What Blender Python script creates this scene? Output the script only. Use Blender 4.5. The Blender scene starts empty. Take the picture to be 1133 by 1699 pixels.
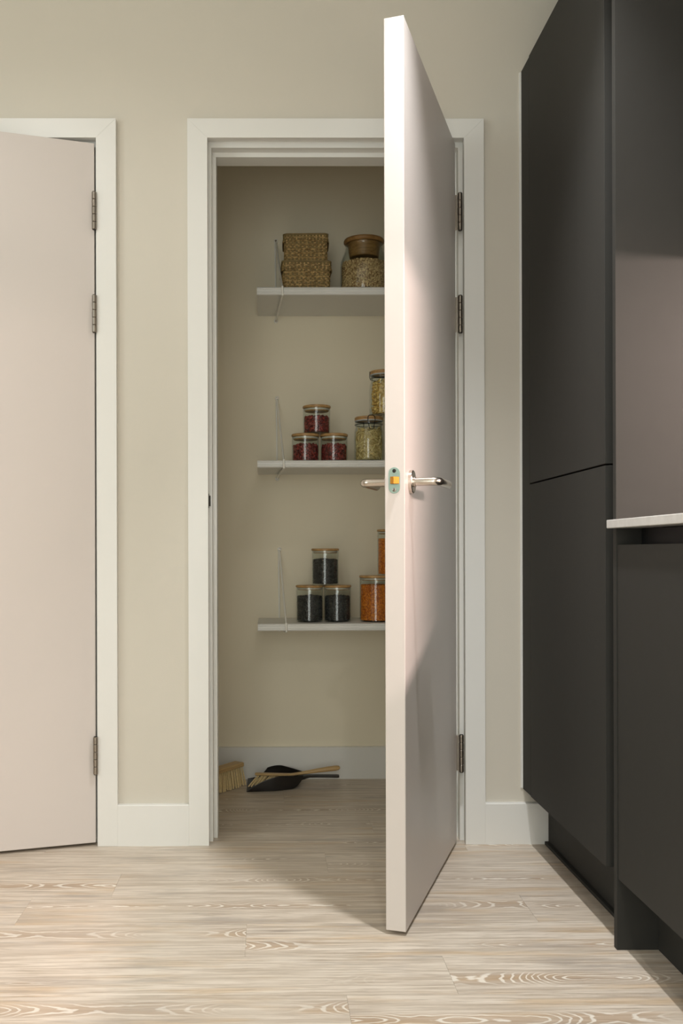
import bpy, math, random
from mathutils import Vector, Matrix

random.seed(7)
SC = bpy.context.scene
COL = SC.collection
R = math.radians

# ------------------------------------------------------------------ camera, world, lights, exposure
FPX = 1631.0                      # focal length in pixels of the 1133x1699 frame
CAM_Y = -2.792
CAM_Z = 0.83
cam = bpy.data.cameras.new('camera')
cam.sensor_fit = 'VERTICAL'
cam.sensor_height = 36.0
cam.sensor_width = 24.0
cam.lens = 36.0 * FPX / 1699.0
YAW = R(0.45)
PPX = 445.0 + FPX * math.tan(YAW)
cam.shift_x = (566.5 - PPX) / 1699.0
cam.shift_y = (915.0 - 849.5) / 1699.0
cam.clip_start = 0.05
camo = bpy.data.objects.new('camera', cam)
COL.objects.link(camo)
camo.matrix_world = (Matrix.Translation((0, CAM_Y, CAM_Z)) @ Matrix.Rotation(-YAW, 4, 'Z')
                     @ Matrix.Rotation(R(90), 4, 'X') @ Matrix.Rotation(R(-0.15), 4, 'Z'))
SC.camera = camo

world = bpy.data.worlds.new('world')
SC.world = world
world.use_nodes = True
world.node_tree.nodes['Background'].inputs[0].default_value = (0.75, 0.85, 1.0, 1)
world.node_tree.nodes['Background'].inputs[1].default_value = 0.3

SC.view_settings.view_transform = 'Standard'
SC.view_settings.look = 'None'
SC.view_settings.gamma = 1.0
SC.view_settings.use_curve_mapping = False
SC.view_settings.exposure = 0.12

CEIL = 2.47
# recessed downlights plus an added rear fill: x, y, then (power, cone in degrees, blend) of beam and spill, colour
DOWNLIGHTS_AND_FILL = [
    (0.43, -0.92, ((120, 84, 1.0), (6, 155, 0.8)), (0.98, 0.985, 1.0)),
    (-0.80, -0.92, ((13, 160, 0.6),), (1.0, 0.985, 0.985)),
    (0.20, -3.60, ((76, 150, 0.6),), (1.0, 0.985, 0.95)),  # added behind the camera as diffuse fill
]
for (x, y, beams, colr) in DOWNLIGHTS_AND_FILL:
    for (p, cone, bl) in beams:
        L = bpy.data.lights.new('downlight_or_fill_lamp', 'SPOT')
        L.energy = p
        L.color = colr
        L.spot_size = R(cone)
        L.spot_blend = bl
        L.shadow_soft_size = 0.035
        o = bpy.data.objects.new('downlight_or_fill_lamp', L)
        COL.objects.link(o)
        o.location = (x, y, CEIL - 0.012)
# fill lights at the added, unseen windows of the rear and left walls, and the light strip under the wall cabinet
for (nm, p, colr, sx, sy, loc, rot) in (
        ('patio_fill', 42, (1.0, 1.0, 0.94), 1.7, 2.1, (-0.5, -4.72, 1.1), (R(90), 0, 0)),  # added frontal fill, lifts the pantry and facing walls
        ('side_window_fill', 22, (0.90, 1.0, 1.0), 1.3, 1.5, (-2.62, -2.3, 1.6), (0, R(-90), 0)),  # added fill from the left side
        ('under_cabinet_light', 26, (1.0, 0.80, 0.74), 0.055, 1.0, (1.311, -1.32, 1.415), (0, R(45), 0))):
    L = bpy.data.lights.new(nm, 'AREA')
    L.energy = p
    L.color = colr
    L.shape = 'RECTANGLE'
    L.size = sx
    L.size_y = sy
    o = bpy.data.objects.new(nm, L)
    COL.objects.link(o)
    o.location = loc
    o.rotation_euler = rot

# ------------------------------------------------------------------ node helper
class NT:
    def __init__(s, name):
        s.m = bpy.data.materials.new(name)
        s.m.use_nodes = True
        s.t = s.m.node_tree
        s.b = s.t.nodes['Principled BSDF']
        s.out = s.t.nodes['Material Output']
    def n(s, typ, **kw):
        nd = s.t.nodes.new(typ)
        for k, v in kw.items():
            setattr(nd, k, v)
        return nd
    def put(s, sock, v):
        if hasattr(v, 'bl_idname') or isinstance(v, bpy.types.NodeSocket):
            s.t.links.new(v, sock)
        else:
            if isinstance(v, (tuple, list)) and len(v) == 3 and sock.type == 'RGBA':
                v = (*v, 1)
            sock.default_value = v
    def math(s, op, a, b=0.0, c=0.0, clamp=False):
        nd = s.n('ShaderNodeMath', operation=op, use_clamp=clamp)
        s.put(nd.inputs[0], a); s.put(nd.inputs[1], b); s.put(nd.inputs[2], c)
        return nd.outputs[0]
    def mix(s, f, a, b, blend='MIX'):
        nd = s.n('ShaderNodeMix', data_type='RGBA', blend_type=blend)
        s.put(nd.inputs[0], f); s.put(nd.inputs[6], a); s.put(nd.inputs[7], b)
        return nd.outputs[2]
    def noise(s, vec, scale, detail=3.0, rough=0.5, dim='3D'):
        nd = s.n('ShaderNodeTexNoise', noise_dimensions=dim)
        if vec is not None and dim != '1D':
            s.put(nd.inputs['Vector'], vec)
        if dim == '1D':
            s.put(nd.inputs['W'], vec)
        s.put(nd.inputs['Scale'], scale); s.put(nd.inputs['Detail'], detail); s.put(nd.inputs['Roughness'], rough)
        return nd.outputs[0]
    def comb(s, x, y, z):
        nd = s.n('ShaderNodeCombineXYZ')
        s.put(nd.inputs[0], x); s.put(nd.inputs[1], y); s.put(nd.inputs[2], z)
        return nd.outputs[0]
    def sep(s, v):
        nd = s.n('ShaderNodeSeparateXYZ')
        s.put(nd.inputs[0], v)
        return nd.outputs
    def coord(s, kind='Object'):
        return s.n('ShaderNodeTexCoord').outputs[kind]
    def ramp(s, f, lo, hi):
        nd = s.n('ShaderNodeMapRange', interpolation_type='SMOOTHSTEP')
        s.put(nd.inputs[0], f); s.put(nd.inputs[1], lo); s.put(nd.inputs[2], hi)
        return nd.outputs[0]
    def bump(s, h, strength, dist):
        nd = s.n('ShaderNodeBump')
        s.put(nd.inputs['Height'], h)
        nd.inputs['Strength'].default_value = strength
        nd.inputs['Distance'].default_value = dist
        s.t.links.new(nd.outputs[0], s.b.inputs['Normal'])
    def set(s, **kw):
        for k, v in kw.items():
            s.put(s.b.inputs[k.replace('_', ' ')], v)
        return s.m


def lin(r, g, b):
    f = lambda c: (c / 255) / 12.92 if c <= 10 else ((c / 255 + 0.055) / 1.055) ** 2.4
    return (f(r), f(g), f(b))


def plain(name, col, rough=0.5, metal=0.0, var=0.06, scale=8.0, bump=0.0, bscale=400, **kw):
    t = NT(name)
    co = t.coord('Object')
    n = t.noise(co, scale, 4)
    c = lin(*col)
    t.set(Base_Color=t.mix(n, tuple(x * (1 - var) for x in c), tuple(min(1, x * (1 + var)) for x in c)),
          Roughness=rough, Metallic=metal)
    if bump:
        t.bump(t.noise(co, bscale, 2), bump, 0.0006)
    for k, v in kw.items():
        t.put(t.b.inputs[k.replace('_', ' ')], v)
    return t.m

M = {}
M['wall'] = plain('wall_paint', (209, 203, 190), 0.75, var=0.025, scale=2.5, bump=0.25, bscale=260)
M['pantry_wall'] = plain('pantry_paint', (240, 231, 208), 0.8, var=0.02, scale=3, bump=0.2, bscale=260)
M['white'] = plain('white_satin_paint', (227, 226, 221), 0.38, var=0.015, scale=6, bump=0.06, bscale=300)
M['door'] = plain('door_white_paint', (211, 203, 197), 0.33, var=0.015, scale=5, bump=0.05, bscale=500)
M['ceiling'] = plain('ceiling_paint', (236, 234, 228), 0.8)
M['cab'] = plain('graphite_laminate', (54, 53, 50), 0.6, var=0.05, scale=30, bump=0.03, bscale=900, Specular_IOR_Level=0.12)
M['cab_in'] = plain('black_channel', (20, 20, 20), 0.5)
M['worktop'] = plain('pale_stone_worktop', (198, 196, 192), 0.35, var=0.16, scale=60)
M['steel'] = plain('satin_nickel', (205, 196, 186), 0.22, 1.0, var=0.02)
M['pewter'] = plain('hinge_steel', (150, 142, 132), 0.3, 1.0, var=0.05)
M['darksteel'] = plain('dark_steel', (60, 57, 54), 0.4, 1.0)
M['plate'] = plain('greenish_zinc_plate', (152, 174, 164), 0.35, 0.6, var=0.08, scale=90)
M['brass'] = plain('brass_bolt', (172, 118, 50), 0.4, 1.0, var=0.1, scale=80)
M['rod'] = plain('white_coated_rod', (246, 244, 236), 0.4)
M['wire'] = plain('black_wire', (26, 26, 28), 0.35, 0.7)
M['pan'] = plain('black_dustpan_lacquer', (34, 30, 27), 0.45, var=0.2, scale=120)
M['bristle'] = plain('natural_bristle', (232, 208, 156), 0.7, var=0.25, scale=140)
M['seal'] = plain('silicone_seal', (206, 204, 196), 0.4)
M['rubber'] = plain('jar_gasket', (176, 182, 184), 0.5)
# loose food: every piece has its own tint, stored on the mesh
def tinted(name, a, b, rough=0.5):
    t = NT(name)
    at = t.n('ShaderNodeAttribute', attribute_name='tint')
    return t.set(Base_Color=t.mix(at.outputs['Fac'], lin(*a), lin(*b)), Roughness=rough)
M['kidney'] = tinted('kidney_bean', (66, 16, 20), (168, 66, 58), 0.3)
M['black_bean'] = tinted('black_bean', (16, 16, 19), (74, 74, 74), 0.3)
M['orange_lentil'] = tinted('orange_lentil', (182, 84, 8), (242, 150, 40), 0.5)
M['grain'] = tinted('pearl_grain', (142, 102, 58), (240, 212, 158), 0.6)
M['pasta'] = tinted('dry_pasta', (188, 158, 92), (248, 228, 166), 0.5)
M['shell'] = tinted('shell_pasta', (204, 160, 78), (248, 218, 138), 0.5)

# bamboo / wood with straight grain
def wood(name, a, b, sc=(6, 90, 90), rough=0.45):
    t = NT(name)
    x, y, z = t.sep(t.coord('Object'))[:3]
    v = t.comb(t.math('MULTIPLY', x, sc[0]), t.math('MULTIPLY', y, sc[1]), t.math('MULTIPLY', z, sc[2]))
    n = t.noise(v, 1.0, 4, 0.6)
    return t.set(Base_Color=t.mix(t.ramp(n, 0.3, 0.7), lin(*a), lin(*b)), Roughness=rough)
M['bamboo'] = wood('bamboo_lid', (164, 126, 78), (200, 162, 108), (10, 120, 240))
M['acacia'] = wood('acacia_lid', (126, 92, 48), (166, 126, 74), (14, 110, 160))
M['brushwood'] = wood('brush_wood', (176, 144, 94), (208, 176, 124), (8, 140, 140))

# thin clear glass
t = NT('clear_glass')
tr = t.n('ShaderNodeBsdfTransparent'); tr.inputs[0].default_value = (0.955, 0.975, 0.965, 1)
gl = t.n('ShaderNodeBsdfGlossy'); gl.inputs['Roughness'].default_value = 0.03
fw = t.n('ShaderNodeLayerWeight'); fw.inputs['Blend'].default_value = 0.5
frs = t.math('ADD', t.math('MULTIPLY', t.math('POWER', fw.outputs['Facing'], 5.0), 0.9), 0.035)
mx = t.n('ShaderNodeMixShader')
t.t.links.new(frs, mx.inputs[0]); t.t.links.new(tr.outputs[0], mx.inputs[1]); t.t.links.new(gl.outputs[0], mx.inputs[2])
t.t.links.new(mx.outputs[0], t.out.inputs['Surface'])
M['glass'] = t.m

# woven strip material: colour varies strip by strip
t = NT('woven_palm')
co = t.coord('Object')
x, y, z = t.sep(co)[:3]
n1 = t.noise(t.comb(t.math('MULTIPLY', x, 95.0), t.math('MULTIPLY', y, 95.0), t.math('MULTIPLY', z, 190.0)), 1.0, 1)
n2 = t.noise(t.comb(t.math('MULTIPLY', x, 25.0), t.math('MULTIPLY', y, 25.0), t.math('MULTIPLY', z, 160.0)), 1.0, 2)
c1 = t.mix(t.ramp(n1, 0.35, 0.65), lin(122, 94, 54), lin(214, 180, 120))
M['weave'] = t.set(Base_Color=t.mix(t.ramp(n2, 0.45, 0.7), c1, lin(168, 142, 90)), Roughness=0.6)
t = NT('woven_palm_stake')
n1 = t.noise(t.coord('Object'), 120.0, 1)
M['stake'] = t.set(Base_Color=t.mix(n1, lin(112, 98, 60), lin(148, 126, 80)), Roughness=0.65)

# limed pine floor boards
t = NT('limed_pine_board')
co = t.coord('Object')
rnd = t.n('ShaderNodeObjectInfo').outputs['Random']
x, y, z = t.sep(co)[:3]
w = t.math('MULTIPLY', rnd, 83.0)
xo = t.math('ADD', x, w)
r2 = t.math('FRACT', t.math('MULTIPLY', rnd, 37.7))
r3 = t.math('FRACT', t.math('MULTIPLY', rnd, 91.3))
yc = t.math('SUBTRACT', y, t.math('MULTIPLY', t.math('SUBTRACT', r2, 0.5), 0.075))
# wander of the pith line and depth of the cut below it
wob = t.math('MULTIPLY', t.math('SUBTRACT', t.noise(t.comb(xo, 0.0, 3.0), 4.0, 2), 0.5), 0.028)
v = t.math('ADD', yc, wob)
h = t.math('MULTIPLY', t.math('SUBTRACT', t.noise(t.comb(xo, 7.0, 0.0), 2.4, 1.5), 0.46), 0.30)
jit = t.math('MULTIPLY', t.math('SUBTRACT', t.noise(t.comb(t.math('MULTIPLY', xo, 22.0), t.math('MULTIPLY', y, 40.0), w), 1.0, 2), 0.5), 0.010)
v2 = t.math('MULTIPLY', v, 1.15)
dist = t.math('SQRT', t.math('ADD', t.math('MULTIPLY', v2, v2), t.math('ADD', t.math('MULTIPLY', h, h), 0.00002)))
ring = t.math('FRACT', t.math('MULTIPLY', t.math('ADD', dist, jit), 135.0))
tri = t.math('ABSOLUTE', t.math('SUBTRACT', ring, 0.5))        # 0.5 at ring edge
line = t.ramp(tri, 0.31, 0.44)
near = t.math('SUBTRACT', 1.0, t.ramp(t.math('ABSOLUTE', v), 0.011, 0.033))
patch = t.ramp(t.noise(t.comb(xo, 21.0, 0.0), 2.6, 1), 0.42, 0.56)
cath = t.math('MULTIPLY', near, patch)
# straight streaks
s1 = t.noise(t.comb(t.math('MULTIPLY', xo, 4.0), t.math('MULTIPLY', y, 95.0), w), 1.0, 5, 0.62)
s2 = t.noise(t.comb(t.math('MULTIPLY', xo, 3.0), t.math('MULTIPLY', y, 24.0), t.math('ADD', w, 5.0)), 1.0, 3, 0.55)
s3 = t.noise(t.comb(t.math('MULTIPLY', xo, 14.0), t.math('MULTIPLY', y, 240.0), w), 1.0, 3, 0.6)
s4 = t.noise(t.comb(t.math('MULTIPLY', xo, 3.2), t.math('MULTIPLY', y, 18.0), t.math('ADD', w, 11.0)), 1.0, 3, 0.6)
base = t.mix(t.ramp(s1, 0.28, 0.70), lin(178, 163, 145), lin(222, 211, 196))
base = t.mix(t.math('MULTIPLY', t.ramp(s2, 0.52, 0.72), 0.55), base, lin(196, 166, 126))
base = t.mix(t.math('MULTIPLY', t.ramp(s4, 0.54, 0.74), 0.6), base, lin(152, 144, 136))
base = t.mix(t.math('MULTIPLY', t.ramp(s3, 0.50, 0.72), 0.55), base, lin(150, 134, 116))
tone = t.math('MULTIPLY', cath, t.math('SUBTRACT', 1.0, line))
base = t.mix(t.math('MULTIPLY', tone, 0.45), base, t.mix(r3, lin(168, 132, 92), lin(140, 124, 108)))
base = t.mix(t.math('MULTIPLY', t.math('MULTIPLY', cath, line), 0.72), base, lin(238, 232, 220))
# overall tint of one board
base = t.mix(t.math('MULTIPLY', r2, 0.22), base, lin(178, 164, 148))
t.set(Base_Color=base, Roughness=0.42)
t.bump(t.math('ADD', s3, t.math('MULTIPLY', line, cath)), 0.12, 0.001)
M['floor'] = t.m

t = NT('downlight_lens')
t.set(Base_Color=(0.9, 0.9, 0.9), Emission_Color=(1.0, 0.93, 0.8), Emission_Strength=8.0)
M['lens'] = t.m
t = NT('led_diffuser')
t.set(Base_Color=(0.9, 0.85, 0.85), Emission_Color=(1.0, 0.8, 0.76), Emission_Strength=3.0)
M['led'] = t.m
t = NT('window_pane')
tr = t.n('ShaderNodeBsdfTransparent'); tr.inputs[0].default_value = (0.97, 0.98, 0.97, 1)
t.t.links.new(tr.outputs[0], t.out.inputs['Surface'])
M['pane'] = t.m

# ------------------------------------------------------------------ mesh helper
class MB:
    def __init__(s):
        s.v = []; s.f = []; s.t = []; s.tint = 0.5
    def add(s, vs, fs):
        o = len(s.v)
        s.v += [tuple(p) for p in vs]; s.t += [s.tint] * len(vs)
        s.f += [tuple(i + o for i in f) for f in fs]
        return s
    def box(s, x0, x1, y0, y1, z0, z1):
        x0, x1 = min(x0, x1), max(x0, x1); y0, y1 = min(y0, y1), max(y0, y1); z0, z1 = min(z0, z1), max(z0, z1)
        return s.add([(x0, y0, z0), (x1, y0, z0), (x1, y1, z0), (x0, y1, z0), (x0, y0, z1), (x1, y0, z1), (x1, y1, z1), (x0, y1, z1)],
                     [(0, 3, 2, 1), (4, 5, 6, 7), (0, 1, 5, 4), (1, 2, 6, 5), (2, 3, 7, 6), (3, 0, 4, 7)])
    def prism(s, poly, a, b, axis='x'):
        """closed polygon extruded along an axis from a to b; poly 2D in the other two axes"""
        def P(p, t):
            if axis == 'x': return (t, p[0], p[1])
            if axis == 'y': return (p[0], t, p[1])
            return (p[0], p[1], t)
        n = len(poly)
        vs = [P(p, a) for p in poly] + [P(p, b) for p in poly]
        fs = [(i, (i + 1) % n, n + (i + 1) % n, n + i) for i in range(n)]
        fs += [tuple(range(n))[::-1], tuple(range(n, 2 * n))]
        return s.add(vs, fs)
    def lathe(s, prof, seg=32, c=(0, 0, 0), axis='z'):
        """profile (r, h) list; ends with r=0 close"""
        vs = []; rows = []
        for (r, h) in prof:
            if r < 1e-6:
                rows.append([len(vs)]); vs.append((0, 0, h))
            else:
                row = []
                for k in range(seg):
                    a = 2 * math.pi * k / seg
                    row.append(len(vs)); vs.append((r * math.cos(a), r * math.sin(a), h))
                rows.append(row)
        fs = []
        for A, B in zip(rows, rows[1:]):
            for k in range(seg):
                j = (k + 1) % seg
                if len(A) == 1 and len(B) == 1: continue
                if len(A) == 1: fs.append((A[0], B[j], B[k]))
                elif len(B) == 1: fs.append((A[k], A[j], B[0]))
                else: fs.append((A[k], A[j], B[j], B[k]))
        if axis == 'x': vs = [(z, x, y) for x, y, z in vs]
        if axis == 'y': vs = [(y, z, x) for x, y, z in vs]
        return s.add([(x + c[0], y + c[1], z + c[2]) for x, y, z in vs], fs)
    def tube(s, pts, r, seg=10, closed=False, cap=True):
        pts = [Vector(p) for p in pts]; n = len(pts)
        rr = r if isinstance(r, (list, tuple)) else [r] * n
        vs = []; fs = []
        up = None
        for i, p in enumerate(pts):
            a = pts[(i - 1) % n] if (closed or i > 0) else p
            b = pts[(i + 1) % n] if (closed or i < n - 1) else p
            d0 = (p - a).normalized() if (p - a).length > 1e-9 else None
            d1 = (b - p).normalized() if (b - p).length > 1e-9 else None
            d = ((d0 or d1) + (d1 or d0)).normalized()
            if up is None:
                up = Vector((0, 0, 1)) if abs(d.z) < 0.9 else Vector((1, 0, 0))
            u = (up - d * up.dot(d)).normalized(); w = d.cross(u); up = u
            k = 1.0
            if d0 is not None and d1 is not None:
                k = 1.0 / max(0.45, math.sqrt(max(0.0, (1 + d0.dot(d1)) / 2)))
                k = 1.0 + (k - 1.0) * 0.5
            for q in range(seg):
                t_ = 2 * math.pi * q / seg
                vs.append(p + (u * math.cos(t_) + w * math.sin(t_)) * rr[i] * k)
        m = n if closed else n - 1
        for i in range(m):
            j = (i + 1) % n
            for q in range(seg):
                q2 = (q + 1) % seg
                fs.append((i * seg + q, i * seg + q2, j * seg + q2, j * seg + q))
        if cap and not closed:
            fs.append(tuple(range(seg))[::-1]); fs.append(tuple((n - 1) * seg + q for q in range(seg)))
        return s.add(vs, fs)
    def mesh(s, name, mat, smooth=None):
        me = bpy.data.meshes.new(name)
        me.from_pydata(s.v, [], s.f)
        me.validate(); me.update()
        if min(s.t) != max(s.t):
            me.attributes.new('tint', 'FLOAT', 'POINT').data.foreach_set('value', s.t)
        if isinstance(mat, str): mat = M[mat]
        me.materials.append(mat)
        if smooth is not None:
            me.shade_smooth()
            me.set_sharp_from_angle(angle=R(smooth))
        return me
    def build(s, name, mat, parent=None, smooth=None, bevel=0.0, loc=None, rot=None, seg=2):
        me = s.mesh(name, mat, smooth)
        return link(name, me, parent, bevel, loc, rot, seg)


def link(name, me, parent=None, bevel=0.0, loc=None, rot=None, seg=2):
    o = bpy.data.objects.new(name, me)
    COL.objects.link(o)
    if parent is not None: o.parent = parent
    if loc is not None: o.location = loc
    if rot is not None: o.rotation_euler = rot
    if bevel:
        b = o.modifiers.new('bevel', 'BEVEL')
        b.width = bevel; b.segments = seg; b.limit_method = 'ANGLE'; b.angle_limit = R(40)
    return o


def tag(o, label=None, cat=None, group=None, kind=None):
    if label: o['label'] = label
    if cat: o['category'] = cat
    if group: o['group'] = group
    if kind: o['kind'] = kind
    return o


def empty(name, loc=(0, 0, 0), rz=0.0):
    o = bpy.data.objects.new(name, None)
    o.empty_display_size = 0.05
    COL.objects.link(o)
    o.location = loc; o.rotation_euler = (0, 0, rz)
    return o


def struct(o, label, cat):
    return tag(o, label, cat, kind='structure')

# ------------------------------------------------------------------ room dimensions
XL, XR = -2.60, 1.345            # room side walls
YB = -4.65                       # wall behind the camera
PB = 0.808                       # pantry back wall
WT = 0.12                        # thickness of the wall with the doors
# pantry doorway and closed-closet doorway, inside the architraves
PX0, PX1, HZ = -0.169, 0.556, 1.998
LX0, LX1 = -1.262, -0.483
CW, CT = 0.0565, 0.018           # architrave width, thickness
SKH, SKT = 0.116, 0.018

# walls
m = MB()
ro = 0.004
m.box(XL - .1, LX0 - ro - .02, 0, WT, 0, CEIL).box(LX1 + ro + .02, PX0 - ro - .02, 0, WT, 0, CEIL).box(PX1 + ro + .02, XR + .1, 0, WT, 0, CEIL)
m.box(LX0 - ro - .02, LX1 + ro + .02, 0, WT, HZ + ro + .02, CEIL).box(PX0 - ro - .02, PX1 + ro + .02, 0, WT, HZ + ro + .02, CEIL)
struct(m.build('wall_front', 'wall'), 'beige painted wall around the two white doors', 'wall')
struct(MB().box(XL - .1, XL, YB - .1, -3.10, 0, CEIL).box(XL - .1, XL, -1.50, 0, 0, CEIL).box(XL - .1, XL, -3.10, -1.50, 0, .9).box(XL - .1, XL, -3.10, -1.50, 2.3, CEIL).build('wall_left', 'wall'), 'beige painted side wall of the kitchen', 'wall')
struct(MB().box(XR, XR + .1, YB - .1, 0, 0, CEIL).build('wall_right', 'wall'), 'beige painted wall behind the dark cabinets', 'wall')
m = MB()                          # rear wall, opening left for the added window
m.box(XL, -1.40, YB - .1, YB, 0, CEIL).box(0.40, XR, YB - .1, YB, 0, CEIL).box(-1.40, 0.40, YB - .1, YB, 2.20, CEIL)
struct(m.build('wall_rear', 'wall'), 'beige painted rear wall with an opening for the added window', 'wall')
wn = struct(empty('added_window_1', (-0.5, YB - .05, 0)), 'tall glazed patio window added out of view to house fill light', 'window')  # unseen window, added to house the rear fill light
m = MB().box(-.9, .9, -.04, .04, 0, .05).box(-.9, .9, -.04, .04, 2.15, 2.2).box(-.9, -.85, -.04, .04, .05, 2.15).box(.85, .9, -.04, .04, .05, 2.15).box(-.03, .03, -.03, .03, .05, 2.15)
m.build('window_frame', 'white', wn)
MB().box(-.85, -.03, -.003, .003, .05, 2.15).build('pane', 'pane', wn)
MB().box(.03, .85, -.003, .003, .05, 2.15).build('pane', 'pane', wn)

wn = struct(empty('added_window_2', (XL - .06, -2.3, .9)), 'white framed side window added out of view to house fill light', 'window')  # unseen window, added to house the left fill light
m = MB().box(-.03, .03, -.8, .8, 0, .05).box(-.03, .03, -.8, .8, 1.35, 1.4).box(-.03, .03, -.8, -.75, .05, 1.35).box(-.03, .03, .75, .8, .05, 1.35).box(-.025, .025, -.025, .025, .05, 1.35)
m.build('window_frame', 'white', wn)
MB().box(-.003, .003, -.75, -.025, .05, 1.35).build('pane', 'pane', wn)
MB().box(-.003, .003, .025, .75, .05, 1.35).build('pane', 'pane', wn)
cl = struct(MB().box(XL - .1, XR + .1, YB - .1, 0, CEIL, CEIL + .1).build('ceiling', 'ceiling'), 'white kitchen ceiling with recessed downlights', 'ceiling')
ring = MB().lathe([(0.036, -0.001), (0.048, -0.004), (0.047, -0.0005), (0.036, -0.001)], 28).mesh('downlight_trim', 'white', 40)
lens = MB().lathe([(0, -0.002), (0.036, -0.002), (0.036, 0.0), (0, 0.0)], 24).mesh('downlight_lens', 'lens')
for (x, y, *_r) in DOWNLIGHTS_AND_FILL:  # rear fitting only houses the added fill lamp
    q = link('downlight_trim', ring, cl, loc=(x, y, CEIL))
    link('downlight_lens', lens, q)
# pantry and closet shells
struct(MB().box(-1.6, 1.45, PB, PB + .1, 0, CEIL).build('wall_pantry_back', 'pantry_wall'), 'shadowed beige back wall of the pantry behind the shelves', 'wall')
struct(MB().box(-.46, -.36, WT, PB, 0, CEIL).build('wall_pantry_left', 'pantry_wall'), 'left side wall of the pantry', 'wall')
struct(MB().box(1.02, 1.12, WT, PB, 0, CEIL).build('wall_pantry_right', 'pantry_wall'), 'right side wall of the pantry', 'wall')
struct(MB().box(-1.6, -1.5, WT, PB, 0, CEIL).build('wall_closet_left', 'pantry_wall'), 'side wall of the closet behind the left door', 'wall')
struct(MB().box(-1.6, 1.12, WT, PB + .1, CEIL, CEIL + .1).build('ceiling_pantry', 'pantry_wall'), 'ceiling of the pantry', 'ceiling')

# ------------------------------------------------------------------ floor boards
fl = struct(MB().box(XL - .1, XR + .1, YB - .1, PB + .1, -.06, -.0085).build('floor', 'cab_in'), 'pale limed wood plank floor', 'floor')
BW, BL, GAP = 0.176, 1.17, 0.0004
seams = {0: -.05, 1: -.5676, 2: -.38, 3: .153, -1: .354, -2: .144, 4: -.62, 5: .31, 6: -.27, 7: .05}
k0 = math.floor((YB - .1 + .778) / BW); k1 = math.ceil((PB + .778) / BW)
def board_mesh(ln, wd):
    return MB().box(-ln / 2 + GAP / 2, ln / 2 - GAP / 2, -wd / 2 + GAP / 2, wd / 2 - GAP / 2, -.008, 0).mesh('plank', 'floor')
full = board_mesh(BL, BW)
for k in range(k0, k1):
    y0 = -.778 + BW * k; y1 = min(y0 + BW, PB); y0 = max(y0, YB)
    if y1 - y0 < .004: continue
    sx = seams.get(k, (k * 0.437) % BL)
    n0 = math.floor((XL - sx) / BL); n1 = math.ceil((XR - sx) / BL)
    for n in range(n0, n1):
        a, b = max(sx + n * BL, XL), min(sx + (n + 1) * BL, XR)
        if b - a < .01: continue
        me = full if (abs(b - a - BL) < 1e-6 and abs(y1 - y0 - BW) < 1e-6) else board_mesh(b - a, y1 - y0)
        link('plank', me, fl, loc=((a + b) / 2, (y0 + y1) / 2, 0))

# ------------------------------------------------------------------ architraves, frames, skirtings
def architrave(name, x0, x1, label):
    e = struct(empty(name, ((x0 + x1) / 2, 0, 0)), label, 'architrave')
    c = (x0 + x1) / 2
    a, b = x0 - c, x1 - c
    zt = HZ + CW - .002
    def leg(xi, xo):
        m = MB().prism([(xi, 0), (xo, 0), (xo, zt), (xi, HZ)], -CT, 0, 'y')
        m.build('architrave_leg', 'white', e, bevel=.0006)
    leg(a, a - CW); leg(b, b + CW)
    MB().prism([(a, HZ), (b, HZ), (b + CW, zt), (a - CW, zt)], -CT, 0, 'y').build('architrave_head', 'white', e, bevel=.0006)
    return e

def frame(name, x0, x1, label):
    """door lining stepped twice: rebate, stop, inner lining"""
    e = struct(empty(name, ((x0 + x1) / 2, 0, 0)), label, 'door frame')
    c = (x0 + x1) / 2
    a, b = x0 - c - ro, x1 - c + ro
    zt = HZ + ro
    y1, y2, y3 = .022, .058, WT + .004
    h1, h2, h3 = y1 - .0006, y2 - .0006, y3 + .0006
    g = .0165; g2 = .029
    def jamb(s, xx):
        # polygon in plan (x,y); s=+1 means material grows towards +x from the wall
        return MB().prism([(xx - s * .02, 0), (xx, 0), (xx, y1), (xx + s * g * .8, y1), (xx + s * g * .8, y2), (xx + s * g2 * .85, y2), (xx + s * g2 * .85, y3), (xx - s * .02, y3)], 0, zt, 'z')
    jl = jamb(1, a).build('jamb', 'white', e, bevel=.001)
    jr = jamb(-1, b).build('jamb', 'white', e, bevel=.001)
    MB().prism([(0, zt), (h1, zt), (h1, zt - g), (h2, zt - g), (h2, zt - g2), (h3, zt - g2), (h3, zt + .02), (0, zt + .02)], a, b, 'x').build('frame_head', 'white', e, bevel=.001)
    return e, jl, jr, a, b

architrave('trim_1', LX0, LX1, 'white architrave around the left door')
architrave('trim_2', PX0, PX1, 'white architrave around the pantry doorway')
frame('trim_3', LX0, LX1, 'white door lining of the left doorway')
pf, jl, jr, ja, jb = frame('trim_4', PX0, PX1, 'white stepped door lining of the pantry doorway')
# strike plate let into the lock-side jamb
sp = MB().box(ja + .0005, ja + .0045, .004, .0215, .955, .995).build('strike_plate', 'darksteel', jl)
tag(sp, 'dark metal strike plate in the jamb')
MB().box(ja + .003, ja + .0085, .0185, .0225, .960, .990).build('strike_lip', 'darksteel', jl)

def skirting(name, x0, x1, y, label, s=-1):
    m = MB().prism([(y, 0), (y + s * SKT, 0), (y + s * SKT, SKH - .002), (y + s * (SKT - .002), SKH), (y, SKH)], x0, x1, 'x')
    struct(m.build(name, 'white'), label, 'baseboard')
skirting('baseboard_middle', LX1 + CW, PX0 - CW, 0, 'white baseboard between the two door architraves')
skirting('baseboard_right', PX1 + CW, .790, 0, 'white baseboard from the pantry architrave to the dark cabinet')
skirting('baseboard_left', XL, LX0 - CW, 0, 'white baseboard left of the left door')
skirting('baseboard_pantry', -.36, 1.02, PB, 'shadowed white baseboard at the back of the pantry')

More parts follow.
